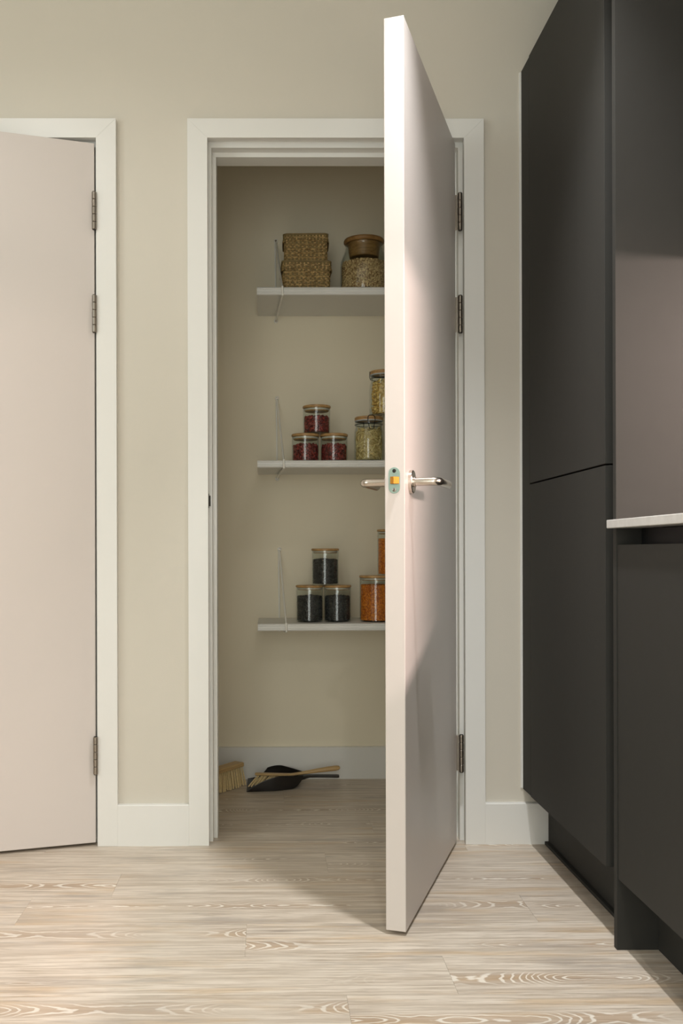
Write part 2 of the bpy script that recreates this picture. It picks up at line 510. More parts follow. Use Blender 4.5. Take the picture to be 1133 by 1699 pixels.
# ------------------------------------------------------------------ doors
def hinge(parent, x, y, z, dark, H=.105):
    """five-knuckle butt hinge, pin along z"""
    mat = 'pewter' if not dark else 'pewter'
    rr = .0068
    prof = [(0, 0), (rr * .8, 0), (rr, .0012), (rr, .0225), (rr * .86, .0232), (rr * .86, .0242), (rr, .025)]
    h = MB()
    z0 = -H / 2
    cuts = [0, .021, .042, .063, .084, H]
    e = None
    for i in range(5):
        a, b = cuts[i] + (.0004 if i else 0), cuts[i + 1] - (.0004 if i < 4 else 0)
        q = MB().lathe([(0, a), (rr * .85, a), (rr, a + .001), (rr, b - .001), (rr * .85, b), (0, b)], 18, (0, 0, z0))
        if e is None:
            e = q.build('hinge', mat, parent, smooth=35, loc=(x, y, z))
        else:
            q.build('knuckle', mat, e, smooth=35)
    MB().lathe([(0, -.0015), (rr * .7, -.0015), (rr * .7, H + .0015), (0, H + .0015)], 14, (0, 0, z0)).build('hinge_pin', 'darksteel', e, smooth=35)
    return e

def leaf(name, hx, hy, ang, width, label, lever):
    """leaf origin = hinge corner of the room-side face; extends along local -x; thickness along +y"""
    T, Z0, Z1 = .044, .0085, 1.9855
    e = struct(empty(name, (hx, hy, 0), R(ang)), label, 'door')
    MB().box(-width, 0, 0, T, Z0, Z1).build('door_leaf', 'door', e, bevel=.0018)
    for z in (.257, 1.500, 1.790):
        h = hinge(e, -.003, -.0138, z, True)
        # flap let into the hinge edge
        MB().box(.0031, .0046, .0, .046, -.05, .05).build('hinge_flap', 'pewter', h)
    if lever:
        zc = .983
        bx = -width + .058
        for side in (0, 1):
            f = (lambda d: -d) if side == 0 else (lambda d: T + d)
            s = -1 if side == 0 else 1
            # rose
            ro_ = MB().lathe([(0, 0), (.026, 0), (.026, .007), (.0245, .0085), (.012, .0085), (0, .0085)], 36, axis='y')
            if s < 0: ro_.v = [(x, -y, z) for x, y, z in ro_.v]; ro_.f = [q[::-1] for q in ro_.f]
            rose = ro_.build('rose', 'steel', None, smooth=35)
            # mitred round lever
            el = [(.014 - .014 * math.cos(R(q)), s * (.0485 + .014 * math.sin(R(q))), 0) for q in (0, 15, 30, 45, 60, 75, 90)]
            pts = [(0, s * .0085, 0)] + el + [(.128, s * .0625, 0), (.1315, s * .0625, 0), (.1330, s * .0625, 0)]
            lv = MB().tube(pts, [.0095] * 9 + [.0085, .006], 20).build('door_handle', 'steel', e, smooth=40, loc=(bx, f(0), zc))
            tag(lv, 'satin nickel lever door handle')
            rose.parent = lv
            # set-screw collar and escutcheon groove
            MB().lathe([(.0098, s * .0085), (.0118, s * .0085), (.0118, s * .0125), (.0098, s * .0125)], 24, axis='y').build('collar', 'steel', lv, smooth=35)
        # latch plate on the lock edge (edge face at x = -width, facing local -x)
        cy = T / 2 + .001
        poly = []
        hw, hh = .0125, .0285
        for kx in range(9):
            a_ = math.pi * kx / 8
            poly.append((hw * math.cos(a_), hh - hw + hw * math.sin(a_)))
        for kx in range(9):
            a_ = math.pi + math.pi * kx / 8
            poly.append((hw * math.cos(a_), -(hh - hw) + hw * math.sin(a_)))
        lp = MB().prism(poly, -.0012, 0.0, 'x').build('latch_plate', 'plate', e, bevel=.0005, loc=(-width, cy, zc))
        tag(lp, 'greenish metal latch plate with two screws')
        for sz in (-.0205, .0205):
            sc = MB().lathe([(0, -.0019), (.0026, -.0019), (.0042, -.0012), (.0042, -.0005), (0, -.0005)], 16, axis='x').build('screw', 'darksteel' if sz > 0 else 'pewter', lp, smooth=35, loc=(0, 0, sz))
            MB().box(-.0023, -.0018, -.0024, .0024, -.0005, .0005).box(-.0023, -.0018, -.0005, .0005, -.0024, .0024).build('screw_slot', 'cab_in', sc)
        # bevelled latch bolt
        MB().prism([(-.0005, -.0118), (-.0095, -.0005), (-.0095, .0072), (-.0005, .0072)], -.0078, .0078, 'z').build('latch_bolt', 'brass', lp, bevel=.0005)
    return e

leaf('door_1', .533, -.007, 70.4, .711, 'white flush door standing wide open into the kitchen in front of the pantry', True)
leaf('door_2', -.4885, -.009, 18.0, .762, 'white flush door on the left standing slightly ajar', False)

# ------------------------------------------------------------------ kitchen units
CX = 0.722
DOORT = .020
TT, TB = 2.194, .152             # top and bottom of the tall doors
tc = empty('tall_cabinet', (CX + .3, -.37, 0))
tag(tc, 'tall dark graphite cabinet with two doors against the wall', 'cabinet')
def pt(m, name, mat, parent, bevel=.0008, base=None):
    """mesh given in world coordinates, parented to an unrotated empty"""
    b = base if base is not None else parent.location
    m.v = [(x - b[0], y - b[1], z - b[2]) for x, y, z in m.v]
    return m.build(name, mat, parent, bevel=bevel)
pt(MB().box(CX + .022, XR - .004, -.0005, -.737, TB, TT - .004), 'carcass', 'cab_in', tc)
pt(MB().box(CX, CX + .018, -.0045, -.0850, TB + .002, TT - .002), 'filler_panel', 'cab', tc)
pt(MB().box(CX, CX + DOORT, -.0865, -.691, 1.0165, TT + .001), 'door', 'cab', tc)
pt(MB().box(CX, CX + DOORT, -.0865, -.691, TB, 1.0125), 'door', 'cab', tc)
tag(pt(MB().box(CX - .006, CX + .018, -.0003, -.0040, TB + .004, TT - .004), 'scribe_strip', 'white', tc), 'thin white strip along the wall')
pt(MB().box(CX, XR - .002, -.7385, -.7560, 0, 2.46), 'end_panel', 'cab', tc)
pl_ = pt(MB().box(.790, .806, -.0185, -.738, 0, TB - .002), 'plinth', 'cab', tc)
pt(MB().box(.779, .790, -.0190, -.738, 0, .009), 'plinth_seal', 'cab', tc)

bc = empty('base_cabinet', (CX + .3, -1.36, 0))
tag(bc, 'low dark graphite base unit under the pale worktop', 'cabinet')
pt(MB().box(.775, XR - .004, -.757, -2.0, .15, .8755), 'carcass', 'cab_in', bc)
pt(MB().box(CX + .002, CX + .022, -.7585, -1.356, .1485, .842), 'drawer_front', 'cab', bc)
pt(MB().box(CX + .002, CX + .022, -1.360, -1.998, .1485, .842), 'drawer_front', 'cab', bc)
pt(MB().box(.808, .824, -.7565, -2.0, 0, .1480), 'plinth', 'cab', bc)

wt = MB().prism([(.7085, -.7375), (CX - .0005, -.7375), (CX - .0005, -.7565), (XR - .002, -.7565), (XR - .002, -2.02), (.7085, -2.02)], .8765, .8940, 'z')
tag(wt.build('worktop', 'worktop', bevel=.0015), 'thin pale stone worktop on the dark base unit', 'worktop')

wc = empty('wall_cabinet', (1.15, -1.36, 1.432))
tag(wc, 'dark wall cabinet over the worktop beside the tall cabinet', 'cabinet')
pt(MB().box(.992, XR - .002, -.757, -2.0, 1.45, 2.46), 'carcass', 'cab', wc)
pt(MB().box(.970, .990, -.759, -1.356, 1.432, 2.46), 'door', 'cab', wc)
pt(MB().box(.970, .990, -1.360, -1.998, 1.432, 2.46), 'door', 'cab', wc)
pt(MB().prism([(1.3425, 1.4495), (1.3425, 1.400), (1.3335, 1.400), (1.2935, 1.4400), (1.2935, 1.4495)], -.80, -1.84, 'y'), 'light_strip', 'led', wc)

# ------------------------------------------------------------------ shelves and rod brackets
SF, SB = .508, .806                # shelf front and back in y
shelf_z = [(1.692, 1.718, 'top'), (1.112, 1.136, 'middle'), (.563, .587, 'bottom')]
brk_x = [.0365, .0395, .0465]
for (z0, z1, w), bx in zip(shelf_z, brk_x):
    t_ = z1 - z0
    prof = [(SB, z0), (SF + .003, z0), (SF, z0 + .003), (SF, z0 + t_ * .22), (SF + .0022, z0 + t_ * .27), (SF + .0022, z0 + t_ * .33), (SF, z0 + t_ * .38), (SF, z0 + t_ * .62), (SF + .0022, z0 + t_ * .67), (SF + .0022, z0 + t_ * .73), (SF, z0 + t_ * .78), (SF, z1 - .003), (SF + .003, z1), (SB, z1)]
    s_ = MB().prism(prof[::-1], -.036, .96, 'x').build('shelf', 'white')
    tag(s_, {'top': 'white wall shelf carrying the two woven boxes, topmost of three',
             'middle': 'white wall shelf carrying the red bean jars, middle of three',
             'bottom': 'white wall shelf carrying the black bean jars, lowest of three'}[w], 'shelf', 'pantry shelves')
    for bxx, vis in ((bx, True), (.86, False)):
        zt = {'top': 1.965, 'middle': 1.390, 'bottom': .838}[w]
        zb = {'top': 1.672, 'middle': 1.096, 'bottom': .545}[w]
        yb = PB - .006
        e = empty('shelf_bracket', (bxx - .006, PB, zb))
        tag(e, {'top': 'white bent rod bracket holding the topmost shelf beside the woven boxes',
                'middle': 'white bent rod bracket holding the middle shelf beside the red bean jars',
                'bottom': 'white bent rod bracket holding the lowest shelf beside the black bean jars'}[w] if vis else
            {'top': 'white rod bracket at the hidden right end of the topmost shelf',
             'middle': 'white rod bracket at the hidden right end of the middle shelf',
             'bottom': 'white rod bracket at the hidden right end of the lowest shelf'}[w], 'bracket', 'rod shelf brackets')
        rel = lambda x, y, z: (x - (bxx - .006), y - PB, z - zb)
        rr = .0032
        path = [rel(bxx - .006, yb + .001, zt - .004), rel(bxx + .0125, SF + .004, z1 + rr), rel(bxx + .0135, SF - rr - .0006, z1 + .001), rel(bxx + .0135, SF - rr - .0006, z0 - .001), rel(bxx + .0125, SF + .006, z0 - rr - .0004), rel(bxx - .006, yb + .001, zb + .004)]
        MB().tube(path, rr, 8).build('rod', 'rod', e, smooth=50)
        MB().tube([rel(bxx - .0085, yb + .001, zt - .004), rel(bxx - .0065, yb + .002, z1 + .0006)], rr * .9, 8).build('back_rod', 'rod', e, smooth=50)
        for zz in (zt, zb):
            eye = []
            for q in range(16):
                a_ = 2 * math.pi * q / 16
                eye.append(rel(bxx - .006 + .0052 * math.cos(a_), yb + .002, zz + .0052 * math.sin(a_)))
            MB().tube(eye, .0024, 6, closed=True).build('eyelet', 'rod', e, smooth=60)
            sc = MB().lathe([(0, -.0045), (.0026, -.0042), (.0042, -.002), (.0042, .004), (0, .004)], 14, axis='y').build('screw', 'pewter', e, smooth=40, loc=rel(bxx - .006, yb, zz))

# ------------------------------------------------------------------ small item builders
ICO = None
def ico():
    p = (1 + 5 ** .5) / 2
    v = [(-1, p, 0), (1, p, 0), (-1, -p, 0), (1, -p, 0), (0, -1, p), (0, 1, p), (0, -1, -p), (0, 1, -p), (p, 0, -1), (p, 0, 1), (-p, 0, -1), (-p, 0, 1)]
    l = math.sqrt(1 + p * p)
    v = [tuple(c / l for c in q) for q in v]
    f = [(0, 11, 5), (0, 5, 1), (0, 1, 7), (0, 7, 10), (0, 10, 11), (1, 5, 9), (5, 11, 4), (11, 10, 2), (10, 7, 6), (7, 1, 8), (3, 9, 4), (3, 4, 2), (3, 2, 6), (3, 6, 8), (3, 8, 9), (4, 9, 5), (2, 4, 11), (6, 2, 10), (8, 6, 7), (9, 8, 1)]
    return v, f
IV, IF = ico()

def fill_positions(rad, h, step, rng, rfun=None, heap=.006):
    """packed points just inside a cylinder wall and over the top"""
    pts = []
    nz = max(1, int(h / (step * .82)))
    for i in range(nz):
        z = (i + .5) * h / nz
        r_ = rfun(z) if rfun else rad
        n = int(2 * math.pi * r_ / step)
        for k in range(n):
            a = 2 * math.pi * (k + (i % 2) * .5 + rng.uniform(-.3, .3)) / n
            r2 = r_ - rng.uniform(0, .25) * step
            pts.append((r2 * math.cos(a), r2 * math.sin(a), z + rng.uniform(-.3, .3) * step, a))
    r_ = rfun(h) if rfun else rad
    n = int(math.pi * (r_ / step) ** 2 * 1.15)
    for k in range(n):
        rr = r_ * math.sqrt((k + .5) / n); a = k * 2.399963 + rng.uniform(-.2, .2)
        pts.append((rr * math.cos(a), rr * math.sin(a), h + heap * (1 - rr / r_) * rng.uniform(.3, 1.0) + rng.uniform(-.2, .5) * step, a))
    return pts

def fill_mesh(name, mat, rad, h, size, step, seed, rfun=None, core=True, heap=.006):
    rng = random.Random(seed)
    m = MB()
    if core:
        n = 6
        prof = [(0, .001)] + [((rfun(h * i / n) if rfun else rad) - size[1] * 1.7, max(.001, (h - size[2] * .4) * i / n)) for i in range(n + 1)] + [(0, h - size[2] * .2)]
        m.lathe(prof, 24)
    zmin = max(size) * .55
    for (x, y, z, a) in fill_positions(rad - size[1] * .75, h, step, rng, (lambda zz: rfun(zz) - size[1] * .75) if rfun else None, heap):
        M3 = (Matrix.Rotation(a + math.pi / 2, 3, 'Z') @ Matrix.Rotation(rng.uniform(-.35, .35), 3, 'X') @ Matrix.Rotation(rng.uniform(0, 6.28), 3, 'Y'))
        sc_ = rng.uniform(.85, 1.12); m.tint = rng.random()
        vs = []
        for p in IV:
            q = M3 @ Vector((p[0] * size[0] * sc_, p[1] * size[1] * sc_, p[2] * size[2] * sc_))
            vs.append((x + q.x, y + q.y, max(.0006, z + q.z)))
        m.add(vs, IF)
    return m.mesh(name, mat, 60)

def glass_cyl(r, h, t_=.0022, base=.004):
    prof = [(0, 0), (r - .003, 0), (r, .003), (r, h), (r - t_, h), (r - t_, base + .002), (r - t_ - .002, base), (0, base)]
    return MB().lathe(prof, 48).mesh('glass_body', 'glass', 35)

def make_jar(name, loc, label, group, body_me, lid_me, plug_me, seal_me, body_h):
    e = empty(name, loc)
    tag(e, label, 'jar', group)
    link('glass_body', body_me, e)
    l_ = link('lid', lid_me, e, loc=(0, 0, body_h))
    link('lid_plug', plug_me, l_)
    if seal_me: link('seal', seal_me, l_)
    return e

def contents(name, me, loc, label, group, rz=0.0):
    o = link(name, me, None, loc=loc, rot=(0, 0, rz))
    tag(o, label, 'food', group, 'stuff')
    return o

def lid_meshes(r, th, plug):
    lid = MB().lathe([(0, 0), (r - .0015, 0), (r, .0015), (r, th - .0018), (r - .0018, th), (0, th)], 48).mesh('lid', 'bamboo', 35)
    pg = MB().lathe([(0, -plug), (r - .0085, -plug), (r - .0065, -plug + .002), (r - .0065, 0), (0, 0)], 40).mesh('lid_plug', 'bamboo', 35)
    se = MB().lathe([(r - .0075, -plug * .66), (r - .0045, -plug * .66), (r - .0040, -plug * .5), (r - .0045, -plug * .22), (r - .0075, -plug * .22), (r - .0075, -plug * .66)], 40).mesh('seal', 'seal', 35)
    return lid, pg, se

# ---- middle shelf: red bean jars
D2 = 3.385 - 2.792
ZS2 = 1.136
H2 = .0968; LT2 = .0085; RJ = .0468
bm = glass_cyl(RJ, H2 - LT2); lm = lid_meshes(RJ + .0014, LT2, .011)
kb = fill_mesh('red_beans', 'kidney', RJ - .0030, .050, (.0074, .0040, .0040), .0074, 3)
spots = [(.1290, ZS2, 'glass jar of dark red beans, lower left of the red bean pyramid', 0.3),
         (.2270, ZS2, 'glass jar of dark red beans, lower right of the red bean pyramid', 1.7),
         (.1680, ZS2 + H2 + .0004, 'glass jar of dark red beans standing on top of two like it', 3.9)]
for (x, z, lb, rz) in spots:
    make_jar('bean_jar', (x, D2, z), lb, 'red bean jars', bm, lm[0], lm[1], lm[2], H2 - LT2)
    contents('red_beans', kb, (x, D2, z + .0045), 'dark red beans inside the ' + lb.split(', ')[-1].replace('glass jar of dark red beans standing on top of two like it', 'top jar of the red bean pyramid').replace('lower', 'jar at the lower'), 'red beans', rz)

# ---- bottom shelf: black bean jars
D3 = 3.41 - 2.792
ZS3 = .587
H3 = .1262; LT3 = .0075
bm = glass_cyl(RJ, H3 - LT3); lm = lid_meshes(RJ + .0012, LT3, .009)
bb = fill_mesh('black_beans', 'black_bean', RJ - .0030, .080, (.0038, .0028, .0030), .0053, 5)
for (x, z, lb, lc, rz) in [(.1430, ZS3, 'glass jar of black beans, lower left of the black bean pyramid', 'black beans inside the lower left jar of the black bean pyramid', .5),
                           (.2395, ZS3, 'glass jar of black beans, lower right of the black bean pyramid', 'black beans inside the lower right jar of the black bean pyramid', 2.2),
                           (.1975, ZS3 + H3 + .0004, 'glass jar of black beans standing on top of two like it', 'black beans inside the top jar of the black bean pyramid', 4.0)]:
    make_jar('bean_jar', (x, D3, z), lb, 'black bean jars', bm, lm[0], lm[1], lm[2], H3 - LT3)
    contents('black_beans', bb, (x, D3, z + .0045), lc, 'black beans', rz)

# ---- bottom shelf: orange lentil jars
RO, HO = .0580, .1590
bm = glass_cyl(RO, HO - LT3); lm = lid_meshes(RO + .0014, LT3, .009)
ol = fill_mesh('orange_lentils', 'orange_lentil', RO - .0030, .119, (.0031, .0020, .0031), .0047, 8, heap=.003)
for (x, z, lb, lc, rz) in [(.3750, ZS3, 'larger glass jar of orange lentils beside the black bean jars', 'orange lentils in the lower jar beside the black beans', 1.0),
                           (.4370, ZS3 + HO + .0004, 'larger glass jar of orange lentils on top, half hidden by the door', 'orange lentils in the upper jar half hidden by the door', 3.0),
                           (.4980, ZS3, 'larger glass jar of orange lentils hidden behind the open door', 'orange lentils in the jar hidden behind the open door', 5.0)]:
    make_jar('lentil_jar', (x, D3, z), lb, 'orange lentil jars', bm, lm[0], lm[1], lm[2], HO - LT3)
    contents('orange_lentils', ol, (x, D3, z + .0045), lc, 'orange lentils', rz)

# ---- middle shelf: clip-top pasta jars
HC = .1560
def clip_r(z):
    pts = [(0, .0475), (.01, .0500), (.075, .0508), (.105, .0490), (.122, .0455), (.130, .0448), (.140, .0452)]
    for (a, ra), (b, rb) in zip(pts, pts[1:]):
        if z <= b: return ra + (rb - ra) * (z - a) / (b - a)
    return pts[-1][1]
prof = [(0, 0), (.044, 0), (.0475, .003)] + [(clip_r(z), z) for z in (.01, .03, .055, .075, .09, .105, .115, .122, .130)] + [(.0480, .1315), (.0482, .1345), (.0460, .137), (.0460, .1425)]
prof += [(.0425, .1425), (.0425, .130)] + [(clip_r(z) - .003, z) for z in (.122, .105, .09, .075, .055, .03, .01)] + [(.044, .006), (0, .005)]
clip_body = MB().lathe(prof, 48).mesh('glass_body', 'glass', 35)
rl = .0475
clip_lid = MB().lathe([(0, 0), (rl, 0), (rl + .001, .0012), (rl + .001, .0046), (rl - .0012, .0055), (rl - .0012, .0062), (rl + .001, .0070), (rl + .0008, .0106), (rl - .002, .0125), (0, .0128)], 48).mesh('lid', 'bamboo', 30)
clip_seal = MB().lathe([(.0415, -.0032), (.0482, -.0032), (.0486, -.0015), (.0482, 0), (.0415, 0)], 48).mesh('seal', 'rubber', 35)
def wire_clip():
    m = MB()
    a = []
    for q in range(48):                                   # band round the neck
        t_ = 2 * math.pi * q / 48
        a.append((.0475 * math.cos(t_), .0475 * math.sin(t_), .1285))
    m.tube(a, .0011, 6, closed=True)
    rY = -.0515
    m.tube([(-.0095, -.0475, .1285), (-.0125, rY, .139), (-.0120, rY - .001, .150), (-.0075, rY + .003, .1565), (.0075, rY + .003, .1565), (.0120, rY - .001, .150), (.0125, rY, .139), (.0095, -.0475, .1285)], .0012, 6)
    m.tube([(-.0125, rY, .139), (-.0105, rY - .002, .130), (-.0075, rY - .003, .1125), (-.0055, rY - .003, .109), (.0055, rY - .003, .109), (.0075, rY - .003, .1125), (.0105, rY - .002, .130), (.0125, rY, .139)], .0012, 6)
    m.tube([(-.010, .0475, .1285), (-.009, .0510, .140), (-.008, .0500, .1572), (.008, .0500, .1572), (.009, .0510, .140), (.010, .0475, .1285)], .0011, 6)
    return m.mesh('wire_clip', 'wire', 60)
wc_me = wire_clip()
rng = random.Random(21)
m = MB()                                                   # short twisted pasta strands
hfill = .112
def strands(m, n, zlo, zhi, rng):
    for i in range(n):
        z = rng.uniform(zlo, zhi); a = rng.uniform(0, 6.283)
        rad = clip_r(z) - .0056 - rng.uniform(0, .006) - (rng.random() < .25) * .006
        tilt = rng.gauss(0, .75); L_ = rng.uniform(.010, .019); bend = rng.uniform(-.25, .25)
        pts = []
        for s_ in (-1, -.33, .33, 1):
            dz = s_ * L_ * math.sin(tilt) + bend * L_ * (1 - s_ * s_)
            da = s_ * L_ * math.cos(tilt) / rad
            zz = min(max(z + dz, .0085), .122)
            r_ = min(rad, clip_r(zz) - .0052)
            pts.append((r_ * math.cos(a + da), r_ * math.sin(a + da), zz))
        m.tint = rng.random()
        m.tube(pts, .0015, 5)
strands(m, 520, .008, hfill, rng)
for i in range(46):
    a = rng.uniform(0, 6.283); r0 = rng.uniform(.0, .03); b = rng.uniform(0, 6.283)
    L_ = .013
    p0 = (r0 * math.cos(a), r0 * math.sin(a), hfill + rng.uniform(-.004, .003))
    p1 = (p0[0] + L_ * math.cos(b) * .8, p0[1] + L_ * math.sin(b) * .8, p0[2] + rng.uniform(-.004, .009))
    q = math.hypot(p1[0], p1[1])
    m.tint = rng.random()
    if q < .037: m.tube([p0, p1], .00135, 5)
m.lathe([(0, .007)] + [(clip_r(z) - .016, z) for z in (.007, .03, .06, .09, .104)] + [(0, .106)], 20)
strand_me = m.mesh('pasta_strands', 'pasta', 60)
m = MB()                                                   # shell pasta: curled cups
rng = random.Random(5)
for (x, y, z, a) in fill_positions(.041, .118, .0135, rng, lambda zz: clip_r(zz) - .0105, heap=.003):
    M3 = Matrix.Rotation(a, 3, 'Z') @ Matrix.Rotation(rng.uniform(0, 6.28), 3, 'X') @ Matrix.Rotation(rng.uniform(-.7, .7), 3, 'Y')
    vs = []; nu, nv = 8, 5; m.tint = rng.random()
    for i in range(nv + 1):
        th = .2 + 1.35 * i / nv
        for k in range(nu + 1):
            ph = -2.2 + 4.4 * k / nu
            q = M3 @ Vector((.0062 * math.cos(ph) * math.sin(th) * (1 + .05 * math.cos(8 * ph)), .0078 * math.sin(ph) * math.sin(th), .0066 * math.cos(th) - .002))
            vs.append((x + q.x, y + q.y, min(max(.0075, z + q.z), .128)))
    fs = [(i * (nu + 1) + k, i * (nu + 1) + k + 1, (i + 1) * (nu + 1) + k + 1, (i + 1) * (nu + 1) + k) for i in range(nv) for k in range(nu)]
    m.add(vs, fs)
m.lathe([(0, .008)] + [(clip_r(z) - .017, z) for z in (.008, .03, .06, .09, .112)] + [(0, .114)], 20)
shell_me = m.mesh('pasta_shells', 'shell', 60)

def clip_jar(loc, label, rz):
    e = empty('clip_top_jar', loc, rz)
    tag(e, label, 'jar', 'clip-top pasta jars')
    link('glass_body', clip_body, e)
    l_ = link('lid', clip_lid, e, loc=(0, 0, .1430))
    link('seal', clip_seal, l_)
    link('wire_clip', wc_me, e)
clip_jar((.3475, D2, ZS2), 'clip-top glass jar of thin pasta strands with wooden lid', R(4))
contents('pasta_strands', strand_me, (.3475, D2, ZS2), 'thin pale pasta strands in the lower clip-top jar', 'dry pasta')
clip_jar((.4010, D2, ZS2 + HC + .0022), 'clip-top glass jar of pasta shells on top of the strand pasta jar', R(60))
contents('pasta_shells', shell_me, (.4010, D2, ZS2 + HC + .0022), 'yellow pasta shells in the upper clip-top jar', 'dry pasta')
clip_jar((.4560, D2, ZS2), 'clip-top glass jar hidden behind the open door', R(-10))
contents('pasta_strands', strand_me, (.4560, D2, ZS2), 'pasta in the jar hidden behind the open door', 'dry pasta', 2.0)

# ---- top shelf: large grain jar with wooden stopper
ZS1 = 1.718
DJ = 3.395 - 2.792
e = empty('grain_jar', (.3335, DJ, ZS1))
tag(e, 'wide glass jar of pale grain with a wooden stopper on the topmost shelf', 'jar')
def gr(z):
    pts = [(0, .0785), (.01, .0815), (.095, .0815), (.112, .0795), (.128, .0735), (.148, .0655), (.160, .0625), (.166, .0640)]
    for (a, ra), (b, rb) in zip(pts, pts[1:]):
        if z <= b: return ra + (rb - ra) * (z - a) / (b - a)
    return pts[-1][1]
zz = [.004, .01, .03, .06, .095, .104, .112, .120, .128, .138, .148, .155, .160, .166]
prof = [(0, 0), (.074, 0)] + [(gr(z), z) for z in zz] + [(.0655, .169), (.0635, .1715), (.0600, .170)] + [(gr(z) - .0035, z) for z in zz[::-1][1:-2]] + [(.074, .006), (0, .006)]
MB().lathe(prof, 64).build('glass_body', 'glass', e, smooth=35)
st = MB().lathe([(0, 0), (.066, 0), (.0695, .004), (.0700, .009), (.0675, .014), (.060, .0165), (0, .0175)], 56).build('stopper', 'acacia', e, smooth=30, loc=(0, 0, .1722))
MB().lathe([(0, -.048), (.0475, -.048), (.0500, -.046), (.0565, -.001), (0, -.001)], 48).build('stopper_plug', 'acacia', st, smooth=30)
gm = fill_mesh('grain', 'grain', .0780, .095, (.0042, .0023, .0026), .0052, 9, rfun=lambda z: gr(z) - .0038, heap=.010)
contents('pale_grain', gm, (.3335, DJ, ZS1 + .0062), 'pale grain filling the wide stoppered jar', None)

# ---- woven boxes
def rrect(w, d, r, n=6):
    pts = []
    for cx, cy, a0 in ((w / 2 - r, d / 2 - r, 0), (-w / 2 + r, d / 2 - r, 90), (-w / 2 + r, -d / 2 + r, 180), (w / 2 - r, -d / 2 + r, 270)):
        for k in range(n + 1):
            a = R(a0 + 90 * k / n)
            pts.append((cx + r * math.cos(a), cy + r * math.sin(a), math.cos(a), math.sin(a)))
    return pts
def perimeter(w, d, r, N):
    """N samples (x, y, nx, ny) evenly spaced on a rounded rectangle"""
    P = rrect(w, d, r, 8); P.append(P[0])
    L_ = [0]
    for a, b in zip(P, P[1:]): L_.append(L_[-1] + math.hypot(b[0] - a[0], b[1] - a[1]))
    out = []; j = 0
    for i in range(N):
        s_ = L_[-1] * i / N
        while L_[j + 1] < s_: j += 1
        f = (s_ - L_[j]) / max(1e-9, L_[j + 1] - L_[j])
        a, b = P[j], P[j + 1]
        nx, ny = a[2] + (b[2] - a[2]) * f, a[3] + (b[3] - a[3]) * f
        l = math.hypot(nx, ny) or 1
        out.append((a[0] + (b[0] - a[0]) * f, a[1] + (b[1] - a[1]) * f, nx / l, ny / l))
    return out
def weave_wall(w, d, r, z0, z1, rows, stakes, flare=0.0, amp=.0011, rng=None):
    """rows of over-and-under strips round a box plus upright stakes; returns (strips, stakes)"""
    strips = MB(); up = MB()
    N = stakes * 4
    P = perimeter(w, d, r, N)
    dz = (z1 - z0) / rows
    sag = lambda i: 0.0
    for k in range(rows):
        za, zb = z0 + dz * k + dz * .06, z0 + dz * (k + 1) - dz * .06
        vs = []
        for i, (x, y, nx, ny) in enumerate(P):
            ph = math.cos(math.pi * (i / 2.0) + math.pi * (k % 2))   # one wave over two stakes
            o_ = .0009 + amp * ph
            fl = flare * ((k + .5) / rows)
            for (zz_, ex) in ((za, 0), ((za + zb) / 2, .0005), (zb, 0)):
                q = o_ + fl + ex
                vs.append((x + nx * q, y + ny * q, zz_ + rng.uniform(-.00015, .00015)))
            vs.append((x + nx * (o_ + fl - .0009), y + ny * (o_ + fl - .0009), (za + zb) / 2))
        fs = []
        for i in range(N):
            j = (i + 1) % N
            for a_, b_ in ((0, 1), (1, 2), (2, 3), (3, 0)):
                fs.append((i * 4 + a_, j * 4 + a_, j * 4 + b_, i * 4 + b_))
        strips.add(vs, fs)
    hw = (P[1][0] - P[0][0], P[1][1] - P[0][1])
    for sidx in range(stakes):
        for off in (0,):
            i = (sidx * 4 + 2) % N
            x, y, nx, ny = P[i]
            tx, ty = -ny, nx
            ww = .0034
            vs = []
            for zz_, fl in ((z0, 0.0), (z1, flare)):
                for a_, b_ in ((-ww, .0004), (ww, .0004), (ww, .0015), (-ww, .0015)):
                    vs.append((x + tx * a_ + nx * (b_ + fl), y + ty * a_ + ny * (b_ + fl), zz_))
            up.add(vs, [(0, 1, 5, 4), (1, 2, 6, 5), (2, 3, 7, 6), (3, 0, 4, 7), (0, 3, 2, 1), (4, 5, 6, 7)])
    return strips, up

